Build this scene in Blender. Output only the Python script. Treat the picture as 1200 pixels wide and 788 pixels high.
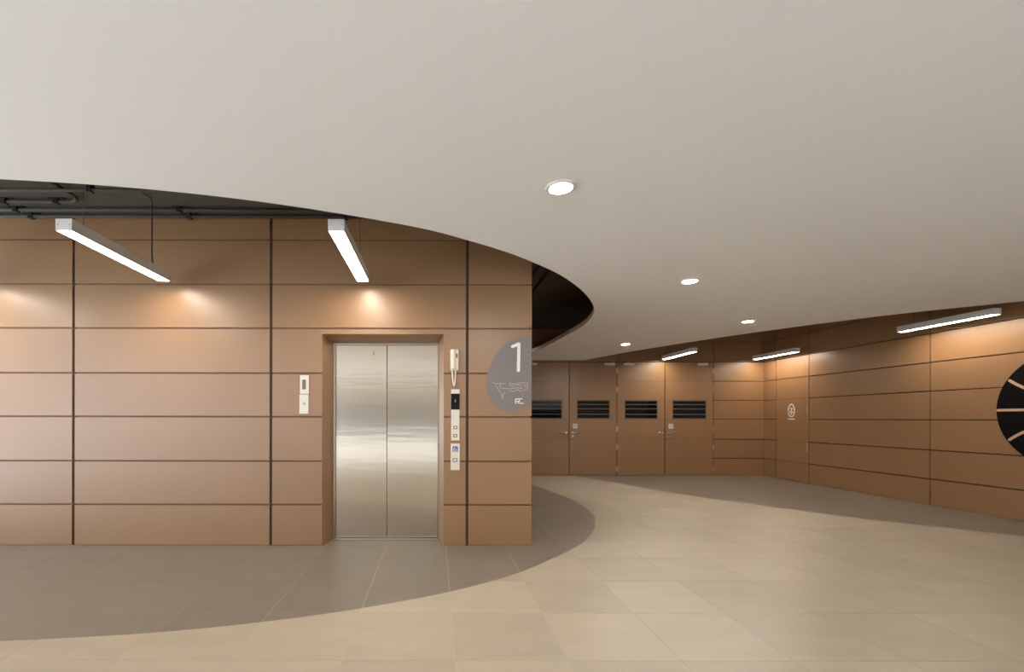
import bpy, bmesh, math, random
from mathutils import Vector
from mathutils.geometry import tessellate_polygon
random.seed(7)
for o in list(bpy.data.objects): bpy.data.objects.remove(o)
scene = bpy.context.scene
C = scene.collection

# ------------------------------------------------------------------ camera
H = 1.283                                    # eye height; the lens looks straight along +Y, shifted (architectural lens)
cd = bpy.data.cameras.new('camera'); cam = bpy.data.objects.new('camera', cd); C.objects.link(cam)
cam.location = (0, 0, H); cam.rotation_euler = (math.pi/2, math.radians(-0.10), 0)
cd.sensor_fit = 'HORIZONTAL'; cd.sensor_width = 36.0; cd.lens = 540/1200*36
cd.shift_x = (600-511)/1200; cd.shift_y = (490.5-394)/1200
cd.clip_start = 0.05; cd.clip_end = 200
scene.camera = cam

# ------------------------------------------------------------------ world: plain overcast sky outside the open sides of the hall
w = bpy.data.worlds.new('overcast_sky'); scene.world = w; w.use_nodes = True
bgn = w.node_tree.nodes['Background']
bgn.inputs['Color'].default_value = (0.82, 0.91, 1.0, 1); bgn.inputs['Strength'].default_value = 3.0
# sun on the paving outside: it stays out of the hall and only its bounce comes in under the ceiling
sd = bpy.data.lights.new('sun', 'SUN'); sd.energy = 27.0; sd.angle = 0.01; sd.color = (0.82, 0.91, 1.0)
sun = bpy.data.objects.new('sun', sd); C.objects.link(sun); sun.location = (-20, 0, 30)
sun.rotation_euler = Vector((0.15, 0.0, -1.0)).to_track_quat('-Z', 'Y').to_euler()
# lamp strengths
E_BAR, E_DOWN = 44.0, 640.0
LAMP_RGB = (1.0, 0.88, 0.73, 1); DOWN_RGB = (1.0, 0.96, 0.90, 1)
vs = scene.view_settings
vs.view_transform = 'Standard'; vs.look = 'None'; vs.exposure = 0.10; vs.gamma = 1.0; vs.use_curve_mapping = False

# ------------------------------------------------------------------ materials
def lin(r, g, b):
    f = lambda c: (c/255/12.92) if c/255 <= 0.04045 else ((c/255+0.055)/1.055)**2.4
    return (f(r), f(g), f(b), 1.0)
def mat(name, rgb, rough=0.5, metal=0.0, spec=0.5, var=0.0, mottle=0.0, mscale=3.0, stretch=(1, 1, 1), bump=0.0, bscale=200.0,
        emit=None, estr=0.0, trans=0.0, coat=0.0):
    m = bpy.data.materials.new(name); m.use_nodes = True
    nt = m.node_tree; n = nt.nodes; L = nt.links; p = n['Principled BSDF']
    p.inputs['Base Color'].default_value = rgb; p.inputs['Roughness'].default_value = rough
    p.inputs['Metallic'].default_value = metal; p.inputs['Specular IOR Level'].default_value = spec
    p.inputs['Transmission Weight'].default_value = trans; p.inputs['Coat Weight'].default_value = coat
    if emit: p.inputs['Emission Color'].default_value = emit; p.inputs['Emission Strength'].default_value = estr
    if var or mottle or bump:
        geo = n.new('ShaderNodeNewGeometry'); mp = n.new('ShaderNodeMapping'); mp.inputs['Scale'].default_value = stretch
        L.new(geo.outputs['Position'], mp.inputs['Vector'])
        oi = n.new('ShaderNodeObjectInfo')
        off = n.new('ShaderNodeVectorMath'); off.operation = 'ADD'
        cx = n.new('ShaderNodeCombineXYZ')
        mul = n.new('ShaderNodeMath'); mul.operation = 'MULTIPLY'; mul.inputs[1].default_value = 37.0
        L.new(oi.outputs['Random'], mul.inputs[0]); L.new(mul.outputs[0], cx.inputs[0]); L.new(mul.outputs[0], cx.inputs[2])
        L.new(mp.outputs[0], off.inputs[0]); L.new(cx.outputs[0], off.inputs[1])
    if var or mottle:
        nz = n.new('ShaderNodeTexNoise'); nz.inputs['Scale'].default_value = mscale; nz.inputs['Detail'].default_value = 5
        L.new(off.outputs[0], nz.inputs['Vector'])
        a = n.new('ShaderNodeMapRange'); a.inputs['From Min'].default_value = 0.25; a.inputs['From Max'].default_value = 0.75
        a.inputs['To Min'].default_value = 1-mottle; a.inputs['To Max'].default_value = 1+mottle
        L.new(nz.outputs['Fac'], a.inputs['Value'])
        b = n.new('ShaderNodeMapRange'); b.inputs['To Min'].default_value = 1-var; b.inputs['To Max'].default_value = 1+var
        L.new(oi.outputs['Random'], b.inputs['Value'])
        k = n.new('ShaderNodeMath'); k.operation = 'MULTIPLY'; L.new(a.outputs[0], k.inputs[0]); L.new(b.outputs[0], k.inputs[1])
        sc = n.new('ShaderNodeVectorMath'); sc.operation = 'SCALE'; sc.inputs[0].default_value = rgb[:3]
        L.new(k.outputs[0], sc.inputs['Scale']); L.new(sc.outputs[0], p.inputs['Base Color'])
    if bump:
        bz = n.new('ShaderNodeTexNoise'); bz.inputs['Scale'].default_value = bscale; bz.inputs['Detail'].default_value = 3
        L.new(off.outputs[0], bz.inputs['Vector'])
        bp = n.new('ShaderNodeBump'); bp.inputs['Strength'].default_value = bump; bp.inputs['Distance'].default_value = 0.01
        L.new(bz.outputs['Fac'], bp.inputs['Height']); L.new(bp.outputs[0], p.inputs['Normal'])
    return m
M = {}
M['panel'] = mat('brown_panel', lin(149, 112, 76), 0.38, spec=0.85, var=0.03, mottle=0.03, mscale=2.0)
M['backing'] = mat('brown_joint', lin(128, 90, 60), 0.6)
M['backing_dark'] = mat('dark_joint', lin(70, 48, 32), 0.7)
M['white'] = mat('white_plaster', lin(245, 244, 242), 0.8, spec=0.2, mottle=0.008, mscale=0.8)
M['fascia'] = mat('grey_fascia_paint', lin(150, 145, 138), 0.7)
M['soffit'] = mat('dark_soffit_paint', lin(86, 82, 74), 0.8, spec=0.2, mottle=0.06, mscale=1.5)
M['pipe'] = mat('dark_painted_conduit', lin(78, 74, 67), 0.75, spec=0.25)
M['clamp'] = mat('black_clamp', lin(34, 32, 30), 0.5)
M['beige'] = mat('beige_porcelain_tile', lin(177, 164, 144), 0.38, spec=0.4, var=0.05, mottle=0.06, mscale=2.2, stretch=(1, 3, 1))
M['grey'] = mat('grey_porcelain_tile', lin(128, 118, 106), 0.34, spec=0.45, var=0.03, mottle=0.05, mscale=2.2, stretch=(1, 3, 1))
M['grout'] = mat('grout', lin(186, 175, 158), 0.9)
M['paving'] = mat('outdoor_concrete_paving', lin(188, 188, 188), 0.9, mottle=0.06, mscale=0.7)
M['asphalt'] = mat('asphalt', lin(96, 93, 90), 0.9)
M['reflection_band'] = mat('white_reflection_band', lin(214, 208, 198), 0.9)
M['facade'] = mat('pale_render', lin(132, 121, 108), 0.9)
M['steel'] = mat('brushed_steel', lin(212, 200, 185), 0.17, metal=1.0, bump=0.05, bscale=3.0, stretch=(0.5, 1, 7))
M['steel_edge'] = mat('steel_edge', lin(190, 184, 174), 0.3, metal=1.0)
M['seam'] = mat('black_gap', lin(22, 20, 18), 0.8)
M['lampwhite'] = mat('white_lamp_housing', lin(222, 218, 210), 0.45)
M['screw'] = mat('screw_grey', lin(120, 116, 110), 0.4, metal=0.6)
M['diffuser'] = mat('lamp_diffuser', (1, 1, 1, 1), 0.5, emit=LAMP_RGB, estr=E_BAR)
M['downlens'] = mat('downlight_lens', (1, 1, 1, 1), 0.5, emit=DOWN_RGB, estr=E_DOWN)
M['black'] = mat('black_plastic', lin(20, 19, 18), 0.5, spec=0.15)
M['cable'] = mat('black_cable', lin(40, 34, 28), 0.5)
M['decal_black'] = mat('black_vinyl', lin(14, 13, 12), 0.7, spec=0.1)
M['sign'] = mat('grey_sign_vinyl', lin(128, 118, 114), 0.5)
M['print_white'] = mat('white_print', lin(240, 234, 228), 0.6)
M['print_pale'] = mat('pale_grey_print', lin(176, 167, 161), 0.6)
M['cream'] = mat('cream_plastic', lin(236, 226, 208), 0.35)
M['plate'] = mat('satin_plate', lin(222, 214, 200), 0.35)
M['blue'] = mat('blue_print', lin(92, 104, 170), 0.5)
M['darkgrey'] = mat('dark_grey_plastic', lin(120, 112, 102), 0.5)
M['glass'] = mat('dark_glass', lin(10, 10, 10), 0.06, spec=0.5)
M['gframe'] = mat('grey_glazing_frame', lin(112, 98, 84), 0.4)
M['gbar'] = mat('pale_grey', lin(120, 116, 108), 0.4)
M['chrome'] = mat('chrome', lin(225, 220, 212), 0.25, metal=1.0)
M['hinge'] = mat('satin_hinge', lin(190, 170, 145), 0.4, metal=0.5)
M['balline'] = mat('tan_stripe', lin(206, 168, 138), 0.55)

# ------------------------------------------------------------------ helpers
def link(name, me, m=None, parent=None, loc=(0, 0, 0), rot=None):
    o = bpy.data.objects.new(name, me); C.objects.link(o)
    if me is not None and m is not None and not me.materials: me.materials.append(M[m])
    o.location = loc
    if rot: o.rotation_euler = rot
    if parent is not None:
        o.parent = parent
        o.location = Vector(loc) - parent_world(parent)
    return o
def parent_world(p):
    v = Vector((0, 0, 0))
    while p is not None:
        v = v + p.location; p = p.parent
    return v
def tag(o, label, cat=None, group=None, kind=None):
    if label: o['label'] = label
    if cat: o['category'] = cat
    if group: o['group'] = group
    if kind: o['kind'] = kind
    return o
def empty(name, loc):
    o = bpy.data.objects.new(name, None); C.objects.link(o); o.location = loc; o.empty_display_size = 0.1
    return o
_cache = {}
def box_mesh(sx, sy, sz, m, ch=0.0):
    key = (round(sx, 4), round(sy, 4), round(sz, 4), m, ch)
    if key in _cache: return _cache[key]
    bm = bmesh.new(); bmesh.ops.create_cube(bm, size=1.0)
    for v in bm.verts: v.co = Vector((v.co.x*sx, v.co.y*sy, v.co.z*sz))
    if ch: bmesh.ops.bevel(bm, geom=bm.edges[:], offset=ch, segments=1, affect='EDGES', profile=0.5)
    me = bpy.data.meshes.new('box'); bm.to_mesh(me); bm.free(); me.materials.append(M[m]); _cache[key] = me
    return me
def box(name, x0, x1, y0, y1, z0, z1, m, parent=None, ch=0.0):
    me = box_mesh(x1-x0, y1-y0, z1-z0, m, ch)
    return link(name, me, None, parent, ((x0+x1)/2, (y0+y1)/2, (z0+z1)/2))
def multi_box(name, boxes, m, parent=None):
    vs_, fs = [], []
    for x0, x1, y0, y1, z0, z1 in boxes:
        b = len(vs_)
        vs_ += [(x0,y0,z0),(x1,y0,z0),(x1,y1,z0),(x0,y1,z0),(x0,y0,z1),(x1,y0,z1),(x1,y1,z1),(x0,y1,z1)]
        fs += [tuple(b+i for i in f) for f in ((0,3,2,1),(4,5,6,7),(0,1,5,4),(1,2,6,5),(2,3,7,6),(3,0,4,7))]
    me = bpy.data.meshes.new(name); me.from_pydata(vs_, [], fs); me.update()
    return link(name, me, m, parent)
def clean(poly, eps=1e-4):
    out = []
    for p in poly:
        if not out or math.hypot(p[0]-out[-1][0], p[1]-out[-1][1]) > eps: out.append(p)
    if len(out) > 1 and math.hypot(out[0][0]-out[-1][0], out[0][1]-out[-1][1]) <= eps: out.pop()
    return out
def area(poly): return sum(a[0]*b[1]-b[0]*a[1] for a, b in zip(poly, poly[1:]+poly[:1]))/2
def prism_data(poly, lo, hi, fn):
    """polygon (u,v) swept from lo to hi along the third axis; fn(u,v,t) -> xyz"""
    poly = clean(poly)
    if area(poly) < 0: poly = poly[::-1]
    n = len(poly)
    vs_ = [fn(u, v, lo) for u, v in poly]+[fn(u, v, hi) for u, v in poly]
    tri = tessellate_polygon([[Vector((u, v, 0)) for u, v in poly]])
    fs = [tuple(n+i for i in t) for t in tri]+[tuple(reversed(t)) for t in tri]
    fs += [(i, (i+1) % n, n+(i+1) % n, n+i) for i in range(n)]
    return vs_, fs
def prism(name, poly, lo, hi, fn, m, parent=None):
    vs_, fs = prism_data(poly, lo, hi, fn)
    me = bpy.data.meshes.new(name); me.from_pydata(vs_, [], fs)
    bm = bmesh.new(); bm.from_mesh(me); bmesh.ops.recalc_face_normals(bm, faces=bm.faces[:]); bm.to_mesh(me); bm.free()
    return link(name, me, m, parent)
XY = lambda u, v, t: (u, v, t)
def front(Y): return lambda u, v, t: (u, Y-t, v)          # flat on a wall that faces the camera
def side(X): return lambda u, v, t: (X-t, u, v)           # flat on the right wall, u runs along Y
def stroke(pts, wdt, cap=4):
    """outline of a rounded stroke along an open polyline"""
    L_, R_ = [], []
    for i, p in enumerate(pts):
        a = pts[max(i-1, 0)]; b = pts[min(i+1, len(pts)-1)]
        d = Vector((b[0]-a[0], b[1]-a[1])).normalized(); nn = Vector((-d.y, d.x))*wdt/2
        L_.append((p[0]+nn.x, p[1]+nn.y)); R_.append((p[0]-nn.x, p[1]-nn.y))
    def fan(c, frm, to):
        a0 = math.atan2(frm[1]-c[1], frm[0]-c[0])
        return [(c[0]+wdt/2*math.cos(a0-math.pi*k/(cap+1)), c[1]+wdt/2*math.sin(a0-math.pi*k/(cap+1))) for k in range(1, cap+1)]
    return L_+fan(pts[-1], L_[-1], R_[-1])+R_[::-1]+fan(pts[0], R_[0], L_[0])
def spline(pts, n=6):
    """Catmull-Rom through pts"""
    out = []
    P = [pts[0]]+list(pts)+[pts[-1]]
    for i in range(1, len(P)-2):
        p0, p1, p2, p3 = P[i-1], P[i], P[i+1], P[i+2]
        for k in range(n):
            t = k/n
            out.append(tuple(0.5*(2*b+(c-a)*t+(2*a-5*b+4*c-d)*t*t+(-a+3*b-3*c+d)*t**3) for a, b, c, d in zip(p0, p1, p2, p3)))
    out.append(tuple(pts[-1])); return out
def tube(name, pts, r, m, parent=None, seg=10):
    bm = bmesh.new(); rings = []
    pts = [Vector(p) for p in pts]
    up0 = None
    for i, p in enumerate(pts):
        d = (pts[min(i+1, len(pts)-1)]-pts[max(i-1, 0)]).normalized()
        if up0 is None:
            up0 = d.orthogonal().normalized()
        u = (up0-d*up0.dot(d)).normalized(); up0 = u; v = d.cross(u)
        rings.append([bm.verts.new(p+u*r*math.cos(2*math.pi*k/seg)+v*r*math.sin(2*math.pi*k/seg)) for k in range(seg)])
    for a, b in zip(rings, rings[1:]):
        for k in range(seg): bm.faces.new((a[k], a[(k+1) % seg], b[(k+1) % seg], b[k])).smooth = True
    bm.faces.new(rings[0][::-1]); bm.faces.new(rings[-1])
    bmesh.ops.recalc_face_normals(bm, faces=bm.faces[:])
    me = bpy.data.meshes.new(name); bm.to_mesh(me); bm.free()
    if parent is not None:
        off = parent_world(parent)
        for v in me.vertices: v.co -= off
        o = bpy.data.objects.new(name, me); C.objects.link(o); me.materials.append(M[m]); o.parent = parent
        return o
    return link(name, me, m)
_link = link
def local(o, parent):
    """mesh made in world coordinates, hung under a parent whose own position is not the origin"""
    off = parent_world(parent)
    o.parent = parent; o.location = -off
    return o

# ------------------------------------------------------------------ plan of the hall (metres; camera stands at the origin)
ZC, ZS = 2.60, 3.32                       # white ceiling, dark soffit above it
YF, YB, XR = 4.635, 10.40, 7.396          # elevator wall, door wall, right wall
XC = 0.961                                # side of the elevator core
XL, YN = -6.9, -3.8                       # the hall is open to the left and behind the camera
ceil_curve = spline([(XL, 2.66), (-4.6, 2.47), (-3.2, 2.49), (-2.408, 2.545), (-1.684, 2.649), (-0.953, 2.843), (-0.153, 3.168), (0.235, 3.41),
    (0.547, 3.64), (0.812, 3.882), (1.133, 4.221), (1.424, 4.624), (1.669, 5.04), (1.882, 5.50), (2.01, 5.95), (2.08, 6.5), (2.067, 7.169),
    (2.02, 8.1), (1.918, 9.06), (1.72, 9.8), (1.45, 10.38)], 5)
floor_curve = spline([(XL, 2.76), (-4.6, 2.57), (-3.3, 2.585), (-2.5, 2.642), (-1.701, 2.747), (-1.08, 2.901), (-0.522, 3.1), (0.099, 3.404),
    (0.622, 3.773), (0.994, 4.141), (1.485, 4.713), (1.796, 5.26), (1.95, 5.65), (2.103, 6.158), (2.153, 6.839), (2.112, 7.605), (1.868, 8.893),
    (1.62, 9.7), (1.35, 10.38)], 5)
floor_far = spline([(XR, 4.26), (6.452, 5.057), (5.691, 5.749), (5.167, 6.33), (4.746, 6.93), (4.333, 7.572), (3.978, 8.22), (3.627, 9.08), (3.262, 10.0), (3.12, YB)], 5)
ceil_far = spline([(XR, 4.5), (6.552, 5.135), (5.766, 5.80), (5.026, 6.76), (4.5, 7.65), (3.994, 8.663), (3.62, 9.60), (3.34, YB)], 5)

# ------------------------------------------------------------------ ceilings
cpoly = [(XL, YN), (XR, YN)]+ceil_far+[(1.45, YB)]+ceil_curve[::-1]
ceiling = prism('ceiling', cpoly, ZC, ZC+0.065, XY, 'white')
ceiling['kind'] = 'structure'; ceiling['label'] = 'smooth white plaster ceiling with a sweeping curved edge'
soffit = multi_box('ceiling_soffit', [(XL, XR+0.3, YN, YB+0.3, ZS, ZS+0.2)], 'soffit'); soffit['kind'] = 'structure'
soffit['label'] = 'dark painted soffit above the curved white ceiling'
edge = multi_box('trim_1', [(XL-0.05, XR+0.3, YN-0.06, YN, ZC, ZS+0.2), (XL-0.06, XL, YN, 2.66, ZC, ZS+0.2)], 'fascia'); edge['kind'] = 'structure'
edge['label'] = 'painted board closing the outer edge of the ceiling void'

# ------------------------------------------------------------------ floor: tiles 0.6 m, cut along the curves
floor = multi_box('floor', [(XL, XR+0.3, YN, YB+0.3, -0.2, -0.0012)], 'grout'); floor['kind'] = 'structure'
floor['label'] = 'porcelain tile floor in beige with curved grey areas'
def half(poly, axis, val, keep_less):
    out = []
    for a, b in zip(poly, poly[1:]+poly[:1]):
        ia = (a[axis] <= val) if keep_less else (a[axis] >= val)
        ib = (b[axis] <= val) if keep_less else (b[axis] >= val)
        if ia: out.append(a)
        if ia != ib:
            t = (val-a[axis])/(b[axis]-a[axis])
            out.append((a[0]+t*(b[0]-a[0]), a[1]+t*(b[1]-a[1])))
    return out
def clip(poly, x0, x1, y0, y1):
    for ax, v, kl in ((0, x0, False), (0, x1, True), (1, y0, False), (1, y1, True)):
        poly = half(poly, ax, v, kl)
        if len(poly) < 3: return []
    return clean(poly)
zones = [('grey', floor_curve+[(1.35, YB), (XL, YB)]),
         ('grey', [(XR, YB)]+floor_far),
         ('beige', [(XL, YN), (XR, YN)]+floor_far+[(1.35, YB)]+floor_curve[::-1])]
def seen(x0, x1, y0, y1):
    if y1 < 2.3: return False
    if x1 < XC and y0 > YF+0.2: return False
    for x in (x0, (x0+x1)/2, x1):
        for y in (y0, y1):
            if y > 0.5:
                px = 511+540*x/y; py = 490.5+540*H/y
                if -15 < px < 1215 and py < 800:
                    if px < 615 and y > YF+0.35: continue
                    return True
    return False
TG = 0.0022; full = {}; rest = {'grey': ([], []), 'beige': ([], [])}
i0, i1 = int((XL-0.702)//0.6), int((XR-0.702)//0.6)
j0, j1 = int((YN-4.238)//0.6), int((YB-4.238)//0.6)
for j in range(j1, j0-1, -1):
    for i in range(i0, i1+1):
        x0, y0 = 0.702+0.6*i, 4.238+0.6*j
        c = (max(x0+TG, XL), min(x0+0.6-TG, XR), max(y0+TG, YN), min(y0+0.6-TG, YB))
        if c[1]-c[0] < 0.02 or c[3]-c[2] < 0.02: continue
        for zn, zp in zones:
            pl = clip(zp, *c)
            if len(pl) < 3 or abs(area(pl)) < 2e-4: continue
            if seen(*c):
                whole = abs(abs(area(pl))-(0.6-2*TG)**2) < 1e-5
                if whole:
                    if zn not in full: full[zn] = box_mesh(0.6-2*TG, 0.6-2*TG, 0.012, zn)
                    link('tile', full[zn], None, floor, (x0+0.3, y0+0.3, -0.006))
                else:
                    prism('tile', pl, -0.012, 0.0, XY, zn, floor)
            else:
                a, b = prism_data(pl, -0.012, 0.0, XY); k = len(rest[zn][0])
                rest[zn][0].extend(a); rest[zn][1].extend(tuple(k+q for q in f) for f in b)
for zn, (a, b) in rest.items():
    me = bpy.data.meshes.new('tile_field'); me.from_pydata(a, [], b); me.update()
    o = link('tile_field', me, zn, floor); o['kind'] = 'stuff'
paving = multi_box('ground', [(-60, 60, -60, 60, -0.5, -0.21)], 'paving'); paving['kind'] = 'structure'  # added out of view; its sunlit top bounces daylight into the hall
paving['label'] = 'pale concrete paving added unseen outside the hall to bounce daylight'
lane = multi_box('added_lane', [(-7.0, 60, -10.5, -5.6, -0.21, -0.19)], 'asphalt'); lane['kind'] = 'structure'; lane['label'] = 'dark asphalt lane added unseen outside for the steel door reflection'  # added out of view as the dark band mirrored in the steel doors
# building added out of view across the lane, for daylight and steel door reflections
fb = multi_box('added_wall_across_lane', [(-7.0, 40, -15.4, -15, -0.2, 9.0)], 'facade'); fb['kind'] = 'structure'
fb['label'] = 'pale rendered facade added unseen across the lane for steel door reflections'
box('reflection_band', -7.0, 40, -15.06, -15.0, 0.55, 2.0, 'reflection_band', fb)  # pale band added to make the bright stripe mirrored in the steel
for k in range(6):
    box('window_opening', -1.5+6*k, 2.5+6*k, -15.0, -14.98, 4.0, 6.0, 'glass', fb)

# ------------------------------------------------------------------ elevator wall with its brown panels
ZJ = [0.0, 0.412, 0.850, 1.296, 1.734, 2.185, 2.627, 3.073, ZS]
DX0, DX1, DZ = -1.146, 0.0773, 2.129         # portal opening
IX0, IX1, IZ, YD = -1.089, 0.027, 2.077, 4.90  # inner opening and depth of the doors
XW = -6.3                                    # far left end of the wall
wf = multi_box('wall_front', [(XW, DX0-0.001, YF+0.015, YF+0.16, 0, ZS), (DX1+0.001, XC-0.015, YF+0.015, YF+0.16, 0, ZS), (DX0-0.001, DX1+0.001, YF+0.015, YF+0.16, DZ+0.001, ZS),
                              (XW, XW+0.15, YF+0.16, 9.0, 0, ZS), (DX0-0.3, DX1+0.3, YD+0.06, YD+0.1, 0, ZS)], 'backing')
wf['kind'] = 'structure'; wf['label'] = 'brown panelled wall around the elevator'
cols = [XW, -5.63, -3.648, -1.661, 0.3133, XC]
GH, GV = 0.009, 0.014                        # half widths of the horizontal and vertical joints
def add_panel(x0, x1, z0, z1, parent, y0=YF, th=0.015):
    return box('panel', x0, x1, y0, y0+th, z0, z1, 'panel', parent)
for ci in range(len(cols)-1):
    xa = cols[ci]+(GV if ci > 0 else 0); xb = cols[ci+1]-(GV if ci < len(cols)-2 else 0)
    for r in range(len(ZJ)-1):
        za = ZJ[r]+(GH if r else 0.004); zb = ZJ[r+1]-(GH if r < len(ZJ)-2 else 0)
        if xb > DX0 and xa < DX1 and za < DZ:
            segs = []
            if xa < DX0: segs.append((xa, min(xb, DX0)))
            if xb > DX1: segs.append((max(xa, DX1), xb))
            for s in segs: add_panel(s[0], s[1], za, zb, wf)
            continue
        add_panel(xa, xb, za, zb, wf)
add_panel(DX0, DX1, DZ, 2.185-GH, wf)        # narrow panel over the portal
# dark strips deep in the upright joints
for c in cols[1:-1]:
    box('joint_strip', c-GV, c+GV, YF+0.011, YF+0.015, 0, ZS, 'backing_dark', wf)
ws = multi_box('wall_core', [(XC-0.16, XC-0.015, YF+0.16, 9.0, 0, ZS), (XW+0.15, XC-0.16, 8.9, 9.0, 0, ZS)], 'backing'); ws['kind'] = 'structure'
ws['label'] = 'brown panelled flank of the elevator core'
ycols = [YF+0.015, 6.6, 8.2, 9.0]
for ci in range(3):
    for r in range(len(ZJ)-1):
        box('panel', XC-0.015, XC, ycols[ci]+(GV if ci else 0), ycols[ci+1]-(GV if ci < 2 else 0), ZJ[r]+(GH if r else 0.004), ZJ[r+1]-(GH if r < len(ZJ)-2 else 0), 'panel', ws)

# elevator: splayed brown portal, steel frame, two leaves
ev = empty('elevator', ((DX0+DX1)/2, YF, 0))
tag(ev, 'brushed stainless steel elevator doors in a splayed brown portal', 'elevator')
def wedge(name, near, far, m):
    """block between a near quad at YF and a far quad at YD"""
    vs_ = [(x, YF, z) for x, z in near]+[(x, YD, z) for x, z in far]
    me = bpy.data.meshes.new(name); me.from_pydata(vs_, [], [(0,1,2,3),(7,6,5,4),(0,4,5,1),(1,5,6,2),(2,6,7,3),(3,7,4,0)])
    bm = bmesh.new(); bm.from_mesh(me); bmesh.ops.recalc_face_normals(bm, faces=bm.faces[:]); bm.to_mesh(me); bm.free()
    return local(_link(name, me, m), ev)
e = 0.002
wedge('portal_jamb', [(DX0-e, 0), (DX0, 0), (DX0, DZ), (DX0-e, DZ)], [(DX0-e, 0), (IX0, 0), (IX0, IZ), (DX0-e, DZ)], 'panel')
wedge('portal_jamb', [(DX1, 0), (DX1+e, 0), (DX1+e, DZ), (DX1, DZ)], [(IX1, 0), (DX1+e, 0), (DX1+e, DZ), (IX1, IZ)], 'panel')
wedge('portal_head', [(DX0, DZ), (DX1, DZ), (DX1, DZ+e), (DX0, DZ+e)], [(IX0, IZ), (IX1, IZ), (DX1, DZ+e), (DX0, DZ+e)], 'panel')
fr = multi_box('steel_frame', [(IX0, IX0+0.022, YD-0.012, YD+0.05, 0, IZ), (IX1-0.008, IX1, YD-0.012, YD+0.05, 0, IZ), (IX0+0.022, IX1-0.008, YD-0.012, YD+0.05, IZ-0.012, IZ)], 'steel_edge')
local(fr, ev)
xm = (IX0+IX1)/2+0.007
dl = box('door_leaf', IX0+0.023, xm-0.0022, YD+0.01, YD+0.045, 0.012, IZ-0.014, 'steel', ev, 0.002)
dr = box('door_leaf', xm+0.0022, IX1-0.009, YD+0.01, YD+0.045, 0.012, IZ-0.014, 'steel', ev, 0.002)
box('gap_backing', IX0, IX1, YD+0.05, YD+0.056, 0, IZ, 'seam', ev)
th = box('threshold', IX0, IX1, YD-0.062, YD+0.05, 0.0005, 0.008, 'steel_edge', ev)
dot = box('key_hole_cover', -0.672, -0.660, YD+0.006, YD+0.0105, 1.955, 1.985, 'darkgrey', dl)

# ------------------------------------------------------------------ door wall and right wall
ZK = [0.0, 0.388, 0.821, 1.274, 1.702, 2.131, 2.567, 3.003, ZS]
LX = [1.926, 3.005, 4.083, 5.162, 6.26]
wb = multi_box('wall_back', [(-3.0, XR+0.2, YB+0.03, YB+0.2, 0, ZS)], 'backing_dark'); wb['kind'] = 'structure'
wb['label'] = 'brown panelled wall with four doors'
g = 0.008
for r in range(len(ZK)-1):
    za = ZK[r]+(g if r else 0.004); zb = ZK[r+1]-(g if r < len(ZK)-2 else 0)
    for xa, xb in ((-3.0, -0.3), (-0.3, LX[0]), (LX[4], XR)):
        box('panel', xa+g, xb-(g if xb < XR else 0), YB, YB+0.03, za, zb, 'panel', wb)
    if ZK[r] > 2.5:
        for k in range(4): box('panel', LX[k]+g, LX[k+1]-g, YB, YB+0.03, za, zb, 'panel', wb)
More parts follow.
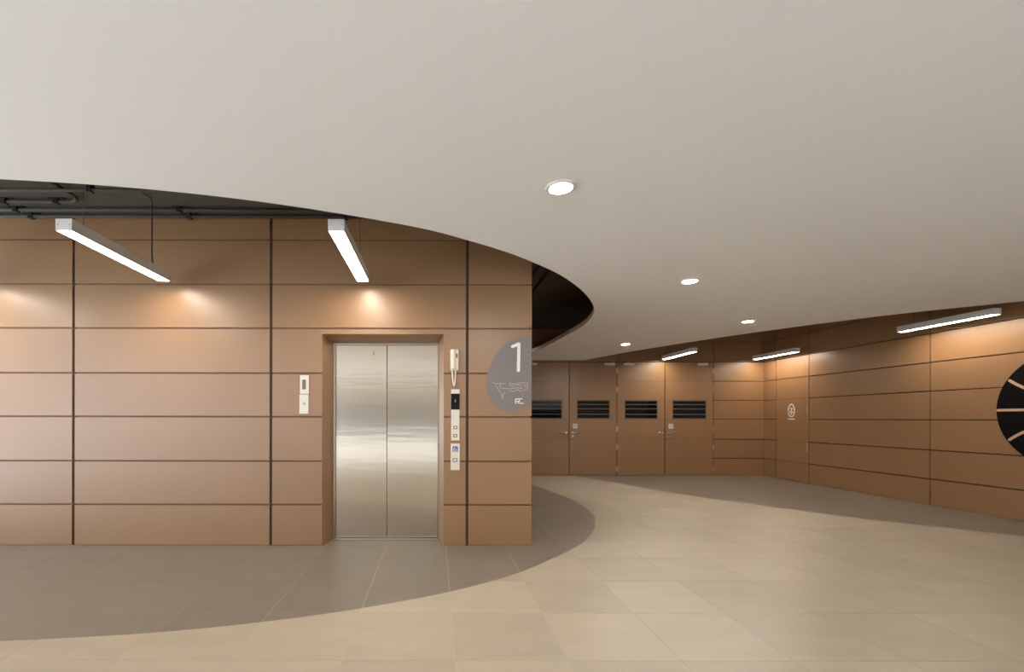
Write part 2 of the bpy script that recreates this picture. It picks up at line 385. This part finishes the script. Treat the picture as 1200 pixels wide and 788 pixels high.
def swing_door(n, xa, xb, hinge_left, lever_px, lever_dir, sign, closer, label):
    d = empty('door_%d' % n, ((xa+xb)/2, YB, 0)); d['kind'] = 'structure'; d['label'] = label
    a, b = xa+0.008, xb-0.008
    box('leaf', a, b, YB+0.006, YB+0.029, 0.006, 2.56, 'backing', d)
    wx0, wx1 = xa+0.167, xb-0.157
    q = 0.004
    for r in range(6):
        za = ZK[r]+(q if r else 0.008); zb = min(ZK[r+1]-q, 2.558)
        if r == 3:
            box('panel', a, wx0, YB, YB+0.006, za, zb, 'panel', d); box('panel', wx1, b, YB, YB+0.006, za, zb, 'panel', d)
        else:
            box('panel', a, b, YB, YB+0.006, za, zb, 'panel', d)
    z0, z1 = ZK[3]+q, ZK[4]-q
    f = 0.018
    wn = multi_box('window_frame', [(wx0, wx0+f, YB-0.004, YB+0.006, z0, z1), (wx1-f, wx1, YB-0.004, YB+0.006, z0, z1),
                                    (wx0+f, wx1-f, YB-0.004, YB+0.006, z0, z0+f), (wx0+f, wx1-f, YB-0.004, YB+0.006, z1-f, z1)], 'gframe')
    local(wn, d)
    pn = box('pane', wx0+f, wx1-f, YB+0.003, YB+0.0058, z0+f, z1-f, 'glass', d)
    for t in (0.20, 0.46, 0.78):
        zz = z1-f-t*(z1-z0-2*f)
        s_ = box('pane_stripe', wx0+f, wx1-f, YB-0.001, YB+0.003, zz-0.006, zz+0.006, 'gbar', d)  # thin pale stripe across the pane
    # lever handle with rose and, on the active leaf, key cylinder and push plate
    zl = 0.965; lx = lever_px
    r_ = box('rose', lx-0.026, lx+0.026, YB-0.010, YB, zl-0.026, zl+0.026, 'chrome', d, 0.006)
    hd = tube('lever', [(lx, YB, zl), (lx, YB-0.055, zl), (lx+0.02*lever_dir, YB-0.065, zl), (lx+0.155*lever_dir, YB-0.065, zl)], 0.011, 'chrome', d)
    if sign:
        box('key_cylinder', lx-0.022, lx+0.022, YB-0.010, YB, zl-0.105, zl-0.061, 'chrome', d, 0.006)
        sp = box('door_plate', lx+0.0, lx+0.105, YB-0.004, YB, 1.06, 1.165, 'plate', d)
        prism('plate_mark', stroke([(lx+0.03, 1.085), (lx+0.03, 1.135), (lx+0.075, 1.135), (lx+0.075, 1.085)], 0.01), 0.004, 0.0048, front(YB), 'darkgrey', d)
    c0, c1 = closer
    cl = box('door_closer', c0, c1, YB-0.055, YB, 2.485, 2.535, 'plate', d, 0.004)
    sgn = -1 if hinge_left else 1
    cx = (c0+c1)/2
    tube('closer_arm', [(cx, YB-0.03, 2.535), (cx+0.01, YB-0.03, 2.556), (cx+0.13*sgn, YB-0.16, 2.558), (cx+0.2*sgn, YB-0.05, 2.575), (cx+0.2*sgn, YB, 2.575)], 0.007, 'gbar', d, 6)
    hx = xa+0.012 if hinge_left else xb-0.012
    for zz in (0.143, 0.64, 1.05, 1.94, 2.36):
        box('hinge', hx-0.011, hx+0.011, YB-0.012, YB+0.001, zz-0.06, zz+0.06, 'hinge', d, 0.003)
    return d
swing_door(1, LX[0], LX[1], True, LX[1]-0.065, -1, False, (2.05, 2.27), 'brown door leaf beside the elevator core, partly hidden behind it')
swing_door(2, LX[1], LX[2], False, LX[1]+0.085, 1, True, (3.80, 4.02), 'brown door leaf with a white plate, in shade next to the elevator core')
swing_door(3, LX[2], LX[3], True, LX[3]-0.065, -1, False, (4.23, 4.45), 'brown door leaf hinged at the pair centre, lever at its far edge')
swing_door(4, LX[3], LX[4], False, LX[3]+0.085, 1, True, (5.89, 6.11), 'brown door leaf with a plate, beside the plain panels of the corner')

wr = multi_box('wall_right', [(XR+0.03, XR+0.2, YN, YB+0.03, 0, ZS)], 'backing_dark'); wr['kind'] = 'structure'
wr['label'] = 'brown panelled wall with a black ball emblem'
yj = [YB, 10.03, 9.139, 6.898, 4.66, 2.42, 0.18, YN]
for k in range(len(yj)-1):
    for r in range(len(ZK)-1):
        if k == 1 and ZK[r] < 2.1: continue
        za = ZK[r]+(g if r else 0.004); zb = ZK[r+1]-(g if r < len(ZK)-2 else 0)
        box('panel', XR, XR+0.03, yj[k+1]+g, yj[k]-(g if k else 0), za, zb, 'panel', wr)
d5 = empty('door_5', (XR, (10.03+9.139)/2, 0)); d5['kind'] = 'structure'; d5['label'] = 'flush brown door with a small white symbol, near the corner'
box('leaf', XR+0.006, XR+0.029, 9.139+0.006, 10.03-0.006, 0.006, 2.125, 'backing', d5)
for r in range(5):
    q = 0.0025 if r in (2, 3) else 0.006
    box('panel', XR, XR+0.006, 9.139+g, 10.03-0.006, ZK[r]+(q if r else 0.008), ZK[r+1]-(q if r < 4 else 0.006), 'panel', d5)
for zz in (0.72, 1.47):
    box('hinge', XR-0.010, XR+0.002, 9.165, 9.19, zz-0.09, zz+0.09, 'hinge', d5, 0.003)

# ------------------------------------------------------------------ hanging bar lamps
LW, LH, LL, ZB = 0.115, 0.083, 1.20, 2.60
def bar_lamp(x, y0, label, group, cable=True):
    """lamp along Y: near end y0, hung from the soffit"""
    t = empty('bar_lamp', (x, y0+LL/2, ZB)); tag(t, label, 'lamp', group)
    a, b, y1 = x-LW/2, x+LW/2, y0+LL
    hs = multi_box('housing', [(a, b, y0+0.004, y1-0.004, ZB+0.012, ZB+LH), (a, a+0.005, y0+0.004, y1-0.004, ZB, ZB+0.012), (b-0.005, b, y0+0.004, y1-0.004, ZB, ZB+0.012)], 'lampwhite')
    local(hs, t)
    for yy in (y0, y1-0.004):
        ec = box('end_cap', a, b, yy, yy+0.004, ZB, ZB+LH, 'lampwhite', t)
        if yy == y0:
            for sx in (a+0.014, b-0.014): box('screw', sx-0.003, sx+0.003, yy-0.0015, yy, ZB+0.04, ZB+0.046, 'screw', ec)
    box('diffuser', a+0.005, b-0.005, y0+0.004, y1-0.004, ZB+0.003, ZB+0.012, 'diffuser', t)
    tube('suspension_wire', [(x, y0+0.18, ZB+LH), (x, y0+0.18, ZS)], 0.002, 'cable', t, 6)
    tube('suspension_wire', [(x-0.012, y1-0.20, ZB+LH), (x, y1-0.20, ZB+LH+0.06), (x, y1-0.20, ZS)], 0.002, 'cable', t, 6)
    if cable:
        yc = y1-0.20
        tube('power_cable', [(x+0.012, yc, ZB+LH), (x+0.012, yc, ZB+LH+0.04), (x+0.004, yc, ZB+LH+0.09), (x+0.004, yc, ZS-0.06), (x+0.002, yc-0.02, ZS-0.02),
                             (x-0.03, yc-0.12, ZS-0.010), (x-0.05, yc-0.3, ZS-0.008), (x-0.09, yc-0.55, ZS-0.008)], 0.0065, 'cable', t, 8)
    return t
G1, G2 = 'bar lamps in front of the elevator wall', 'bar lamps along the far walls'
bar_lamp(-4.54, 3.24, 'white bar lamp hanging at the open end of the elevator wall', G1)
bar_lamp(-2.621, 3.24, 'white bar lamp hanging by a black cable before the wide wall panels', G1)
bar_lamp(-0.705, 3.24, 'white bar lamp hanging just above the elevator doors', G1, False)
bar_lamp(7.045, 5.79, 'white bar lamp hanging along the panelled wall closest to the black ball emblem', G2, False)
bar_lamp(7.10, 9.06, 'white bar lamp hanging in the corner above the symbol door', G2, False)
bar_lamp(5.08, 9.06, 'white bar lamp hanging before the pair of lit doors', G2, False)

# ------------------------------------------------------------------ recessed downlights in the white ceiling
def ring(name, r0, r1, z0, z1, m, parent, seg=32):
    bm = bmesh.new(); prof = [(r0, z1), (r0, z0+0.002), (r0+0.004, z0), (r1-0.006, z0), (r1, z0+0.004), (r1, z1)]; rs = []
    for k in range(seg):
        a = 2*math.pi*k/seg; rs.append([bm.verts.new((r*math.cos(a), r*math.sin(a), z)) for r, z in prof])
    for k in range(seg):
        p_, q_ = rs[k], rs[(k+1) % seg]
        for i in range(len(prof)): bm.faces.new((p_[i], p_[(i+1) % len(prof)], q_[(i+1) % len(prof)], q_[i])).smooth = True
    bmesh.ops.recalc_face_normals(bm, faces=bm.faces[:])
    me = bpy.data.meshes.new(name); bm.to_mesh(me); bm.free(); me.materials.append(M[m])
    o = bpy.data.objects.new(name, me); C.objects.link(o); o.parent = parent; return o
def downlight(x, y, label):
    t = empty('downlight', (x, y, ZC)); tag(t, label, 'downlight', 'round downlights in the white ceiling')
    ring('trim_ring', 0.062, 0.085, -0.010, 0.0, 'lampwhite', t)
    lens = prism('lens', [(0.0625*math.cos(2*math.pi*k/32), 0.0625*math.sin(2*math.pi*k/32)) for k in range(32)], -0.004, -0.0005, XY, 'downlens')
    lens.parent = t
    return t
downlight(0.707, 2.62, 'largest and closest round downlight in the white ceiling')
downlight(2.42, 4.40, 'round downlight, second along the diagonal row of three')
downlight(4.20, 6.21, 'round downlight at the far end of the diagonal row, near the ceiling edge')
downlight(3.34, 8.13, 'round downlight nearest the door wall')

# ------------------------------------------------------------------ conduits under the soffit
def pipe(pts, clamps, label, r=0.017, drop=0.0):
    t = empty('conduit_pipe', pts[0]); tag(t, label, 'pipe', 'conduits under the soffit')
    tube('tube', pts, r, 'pipe', t, 10)
    for cx, cy, along in clamps:
        b_ = (cx-0.022, cx+0.022, cy-0.05, cy+0.05) if along == 'x' else (cx-0.05, cx+0.05, cy-0.022, cy+0.022)
        cp = multi_box('clamp', [(b_[0]-0.05*(along == 'x'), b_[1]+0.05*(along == 'x'), cy-0.014, cy+0.014, ZS-0.012, ZS-0.001) if along == 'x' else (cx-0.014, cx+0.014, b_[2]-0.05, b_[3]+0.05, ZS-0.012, ZS-0.001),
                                 (cx-0.02, cx+0.02, cy-0.024, cy+0.024, ZS-0.058-drop, ZS-0.006)], 'clamp')
        local(cp, t)
    return t
zp = ZS-0.034
pipe([(-6.3, 4.585, zp), (XC-0.05, 4.585, zp)], [(-4.03, 4.585, 'x'), (-2.46, 4.585, 'x'), (-0.9, 4.585, 'x')], 'grey conduit running right along the top of the elevator wall')
pipe([(-6.3, 4.44, zp), (XC+0.08, 4.44, zp)], [(-4.05, 4.44, 'x'), (-2.475, 4.44, 'x'), (-0.9, 4.44, 'x')], 'grey conduit second from the elevator wall')
bend = [(-3.40+0.13*math.sin(a), 4.14+0.13*math.cos(a), zp) for a in [math.pi/2*k/6 for k in range(7)]]
pipe([(-6.3, 4.27, zp)]+bend+[(-3.27, 2.9, zp)], [(-4.0, 4.27, 'x'), (-3.52, 4.27, 'x'), (-3.27, 3.62, 'y')], 'grey conduit with an elbow turning away from the elevator wall')
pipe([(-6.3, 3.98, zp-0.037), (XC+0.08, 3.98, zp-0.037)], [(-2.99, 3.98, 'x')], 'grey conduit farthest from the elevator wall', drop=0.037)
for k, (x, lab) in enumerate(((1.18, 'dark conduit in the black void closest to the core'), (1.36, 'dark conduit in the black void, middle of three'), (1.54, 'dark conduit in the black void, outermost of three'))):
    pipe([(x, 3.2, zp), (x, 9.9, zp)], [(x, 5.2, 'y'), (x, 7.4, 'y')], lab)

# ------------------------------------------------------------------ signs and wall fittings
PX = 116.5
def fx(px): return (px-511)/PX
def fz(py): return H+(490.5-py)/PX
S = lambda px, py: (fx(px), fz(py))
W = front(YF)
sg = empty('level_sign', (fx(600), YF, fz(440))); tag(sg, 'grey rounded level sign with a white 1 on the core corner', 'sign')
egg = spline([S(*p) for p in ((622.9, 394.6), (613, 394.0), (603, 396.8), (594, 402), (585, 410.5), (578, 420.5), (572.5, 433), (569.9, 447), (571, 459.5), (575.5, 469.8), (582.5, 477.5), (591, 481.7), (600, 482.8), (609, 481.3), (617, 477.3), (622.9, 472.5))], 4)
def on_sign(name, poly, m, lo=0.004, hi=0.0055): return local(prism(name, poly, lo, hi, W, m), sg)
on_sign('plate', egg, 'sign', 0.0, 0.004)
on_sign('numeral', stroke([S(600.4, 406.3), S(603.8, 404.9), S(607.6, 403.3)], 0.031), 'print_white')
on_sign('numeral_stem', stroke([S(607.8, 403.3), S(607.6, 420), S(607.3, 434.4)], 0.031), 'print_white', 0.004, 0.006)
mp_strokes = [[(577, 449), (582, 450), (588, 449.3), (592, 449.8)], [(586, 449.5), (586.2, 455), (590, 456)], [(597, 449.3), (604, 450.2), (611, 448.6), (618, 449.3)],
    [(618, 449.3), (617.6, 456.5), (613, 457.3)], [(590, 454.8), (597, 455.8), (605, 454.6), (612, 455.4)], [(596.5, 450.5), (600, 453), (603.5, 451.2)], [(606, 452), (609, 450.6), (611, 452.6)],
    [(581, 452.5), (583.5, 456), (586, 460)], [(586.5, 460), (588, 464), (589.3, 467.5)], [(591, 459), (589.6, 463), (588.6, 467.5)], [(597, 458), (602, 459), (606, 456.8), (611, 458.6)], [(614, 451), (615.5, 453.5)]]
for q in mp_strokes: on_sign('map_line', stroke([S(*p) for p in q], 0.007, 2), 'print_pale')
for q in ([(604, 468.0), (611.5, 467.4)], [(604, 468.5), (604, 473)], [(605.5, 470.8), (609, 470.2)], [(608.5, 469), (606.5, 472.4), (613, 472.8)]):
    on_sign('logo_mark', stroke([S(*p) for p in q], 0.009, 2), 'print_white')

def plate_box(name, x0, x1, y0, y1, t0, t1, m, parent, ch=0.0):
    return box(name, fx(x0), fx(x1), YF-t1, YF-t0, fz(y1), fz(y0), m, parent, ch)
# intercom handset
ph = empty('intercom_handset', (fx(532), YF, fz(422))); tag(ph, 'cream intercom handset with a hanging looped cord beside the elevator', 'intercom')
plate_box('base', 527.6, 537.2, 409.8, 434.6, 0, 0.03, 'cream', ph, 0.006)
plate_box('receiver', 528.6, 532.9, 410.3, 434.0, 0.03, 0.058, 'cream', ph, 0.008)
plate_box('speaker_slot', 534.1, 536.0, 415, 420, 0.03, 0.0306, 'darkgrey', ph)
cord = [(fx(529.6), YF-0.03, fz(434)), (fx(530.0), YF-0.028, fz(441)), (fx(530.8), YF-0.024, fz(448)), (fx(531.6), YF-0.02, fz(452)), (fx(532.4), YF-0.02, fz(452.2)), (fx(533.0), YF-0.02, fz(448)), (fx(533.4), YF-0.02, fz(441)), (fx(533.4), YF-0.015, fz(434))]
tube('cord', spline(cord, 4), 0.0075, 'cream', ph, 8)
# hall call panel with display
hp = empty('call_panel', (fx(533.5), YF, fz(487))); tag(hp, 'tall call panel with a black floor display beside the elevator', 'call panel')
plate_box('faceplate', 528.6, 538.4, 456.6, 516.4, 0, 0.010, 'plate', hp, 0.002)
ds = plate_box('display', 528.6, 538.4, 461.6, 480.2, 0.010, 0.014, 'black', hp)
plate_box('display_digit', 533.0, 533.9, 468.6, 471.6, 0.014, 0.0146, 'print_pale', ds)
for by in (501.3, 510.8):
    bt = plate_box('button', 531.2, 535.9, by-1.9, by+1.9, 0.010, 0.014, 'darkgrey', hp, 0.001)
    plate_box('button_cap', 532.2, 534.9, by-1.0, by+1.0, 0.014, 0.0155, 'plate', bt)
# accessible call panel
ap = empty('call_panel', (fx(533.5), YF, fz(535))); tag(ap, 'short lower call panel with a blue wheelchair symbol', 'call panel')
plate_box('faceplate', 528.2, 538.8, 520.0, 551.2, 0, 0.010, 'plate', ap, 0.002)
bs = plate_box('symbol_plate', 530.4, 536.6, 523.2, 529.4, 0.010, 0.0125, 'blue', ap)
for q in ([(532.6, 524.4), (532.8, 526.6), (534.4, 526.7), (535.2, 528.4)], [(532.2, 525.9), (531.5, 527.2), (532.2, 528.5), (533.6, 528.4)]):
    local(prism('wheelchair_mark', stroke([S(*p) for p in q], 0.005, 2), 0.0125, 0.0132, W, 'print_white'), bs)
b2 = plate_box('button', 530.6, 536.0, 537.2, 541.4, 0.010, 0.014, 'darkgrey', ap, 0.001)
plate_box('button_cap', 531.5, 535.1, 538.1, 540.5, 0.014, 0.0155, 'plate', b2)
# two plates on the other side of the portal
lp = empty('switch_plate', (fx(357), YF, fz(451))); tag(lp, 'pale plate with a dark slot, upper of the pair by the portal', 'switch plate')
plate_box('faceplate', 351.8, 362.2, 440.3, 462.2, 0, 0.012, 'plate', lp, 0.002)
plate_box('slot', 354.4, 358.9, 445.6, 457.0, 0.012, 0.0128, 'darkgrey', lp)
lq = empty('switch_plate', (fx(356.5), YF, fz(474.5))); tag(lq, 'plain pale plate, lower of the pair by the portal', 'switch plate')
plate_box('faceplate', 351.2, 361.8, 463.0, 485.6, 0, 0.012, 'plate', lq, 0.002)
plate_box('key_cover', 355.2, 358.2, 472.0, 475.0, 0.012, 0.0128, 'print_pale', lq)

# ------------------------------------------------------------------ ball emblem and door symbol on the right wall
R_, yc, zc = 0.735, 5.344, 1.402
em = empty('ball_emblem', (XR, yc, zc)); tag(em, 'big black ball emblem with tan seam lines on the panelled wall', 'emblem')
WS = side(XR)
local(prism('disc', [(yc+R_*math.cos(2*math.pi*k/72), zc+R_*math.sin(2*math.pi*k/72)) for k in range(72)], 0.001, 0.004, WS, 'decal_black'), em)
def inside(pts): return [p for p in pts if math.hypot(p[0]-yc, p[1]-zc) < R_-0.012]
local(prism('seam_line', stroke([(yc-R_+0.016, zc), (yc+R_-0.016, zc)], 0.034, 2), 0.004, 0.006, WS, 'balline'), em)
local(prism('seam_line', stroke([(yc, zc-R_+0.016), (yc, zc+R_-0.016)], 0.034, 2), 0.004, 0.0055, WS, 'balline'), em)
for s in (1, -1):
    arc = inside([(yc+0.907*math.cos(math.radians(a)), zc+s*(1.067+0.907*math.sin(math.radians(a)))) for a in range(-170, -9, 1)])
    local(prism('seam_line', stroke(arc, 0.034, 2), 0.004, 0.0058, WS, 'balline'), em)
# small white symbol on the flush door
sx = lambda px, py: (XR*540/(px-511), H+(490.5-py)*XR/(px-511))
sb = empty('door_symbol', (XR, 9.6, 1.4)); tag(sb, 'small white symbol with a bar beneath on the flush door', 'sign')
ys, zs = 9.59, 1.445
eg = [(ys+0.085*math.cos(a), zs+0.115*math.sin(a)*(1.0 if math.sin(a) < 0 else 1.25)) for a in [2*math.pi*k/20 for k in range(21)]]
local(prism('outline', stroke(eg[:-1], 0.024, 2), 0.0, 0.003, WS, 'print_white'), sb)
for q in ([(ys, zs+0.05), (ys, zs-0.07)], [(ys-0.045, zs-0.02), (ys+0.045, zs-0.02)], [(ys-0.03, zs+0.055), (ys+0.03, zs+0.055)]):
    local(prism('inner_mark', stroke(q, 0.026, 2), 0.0, 0.0032, WS, 'print_white'), sb)
local(prism('base_bar', stroke([(ys-0.085, zs-0.165), (ys+0.085, zs-0.165)], 0.022, 2), 0.0, 0.003, WS, 'print_white'), sb)
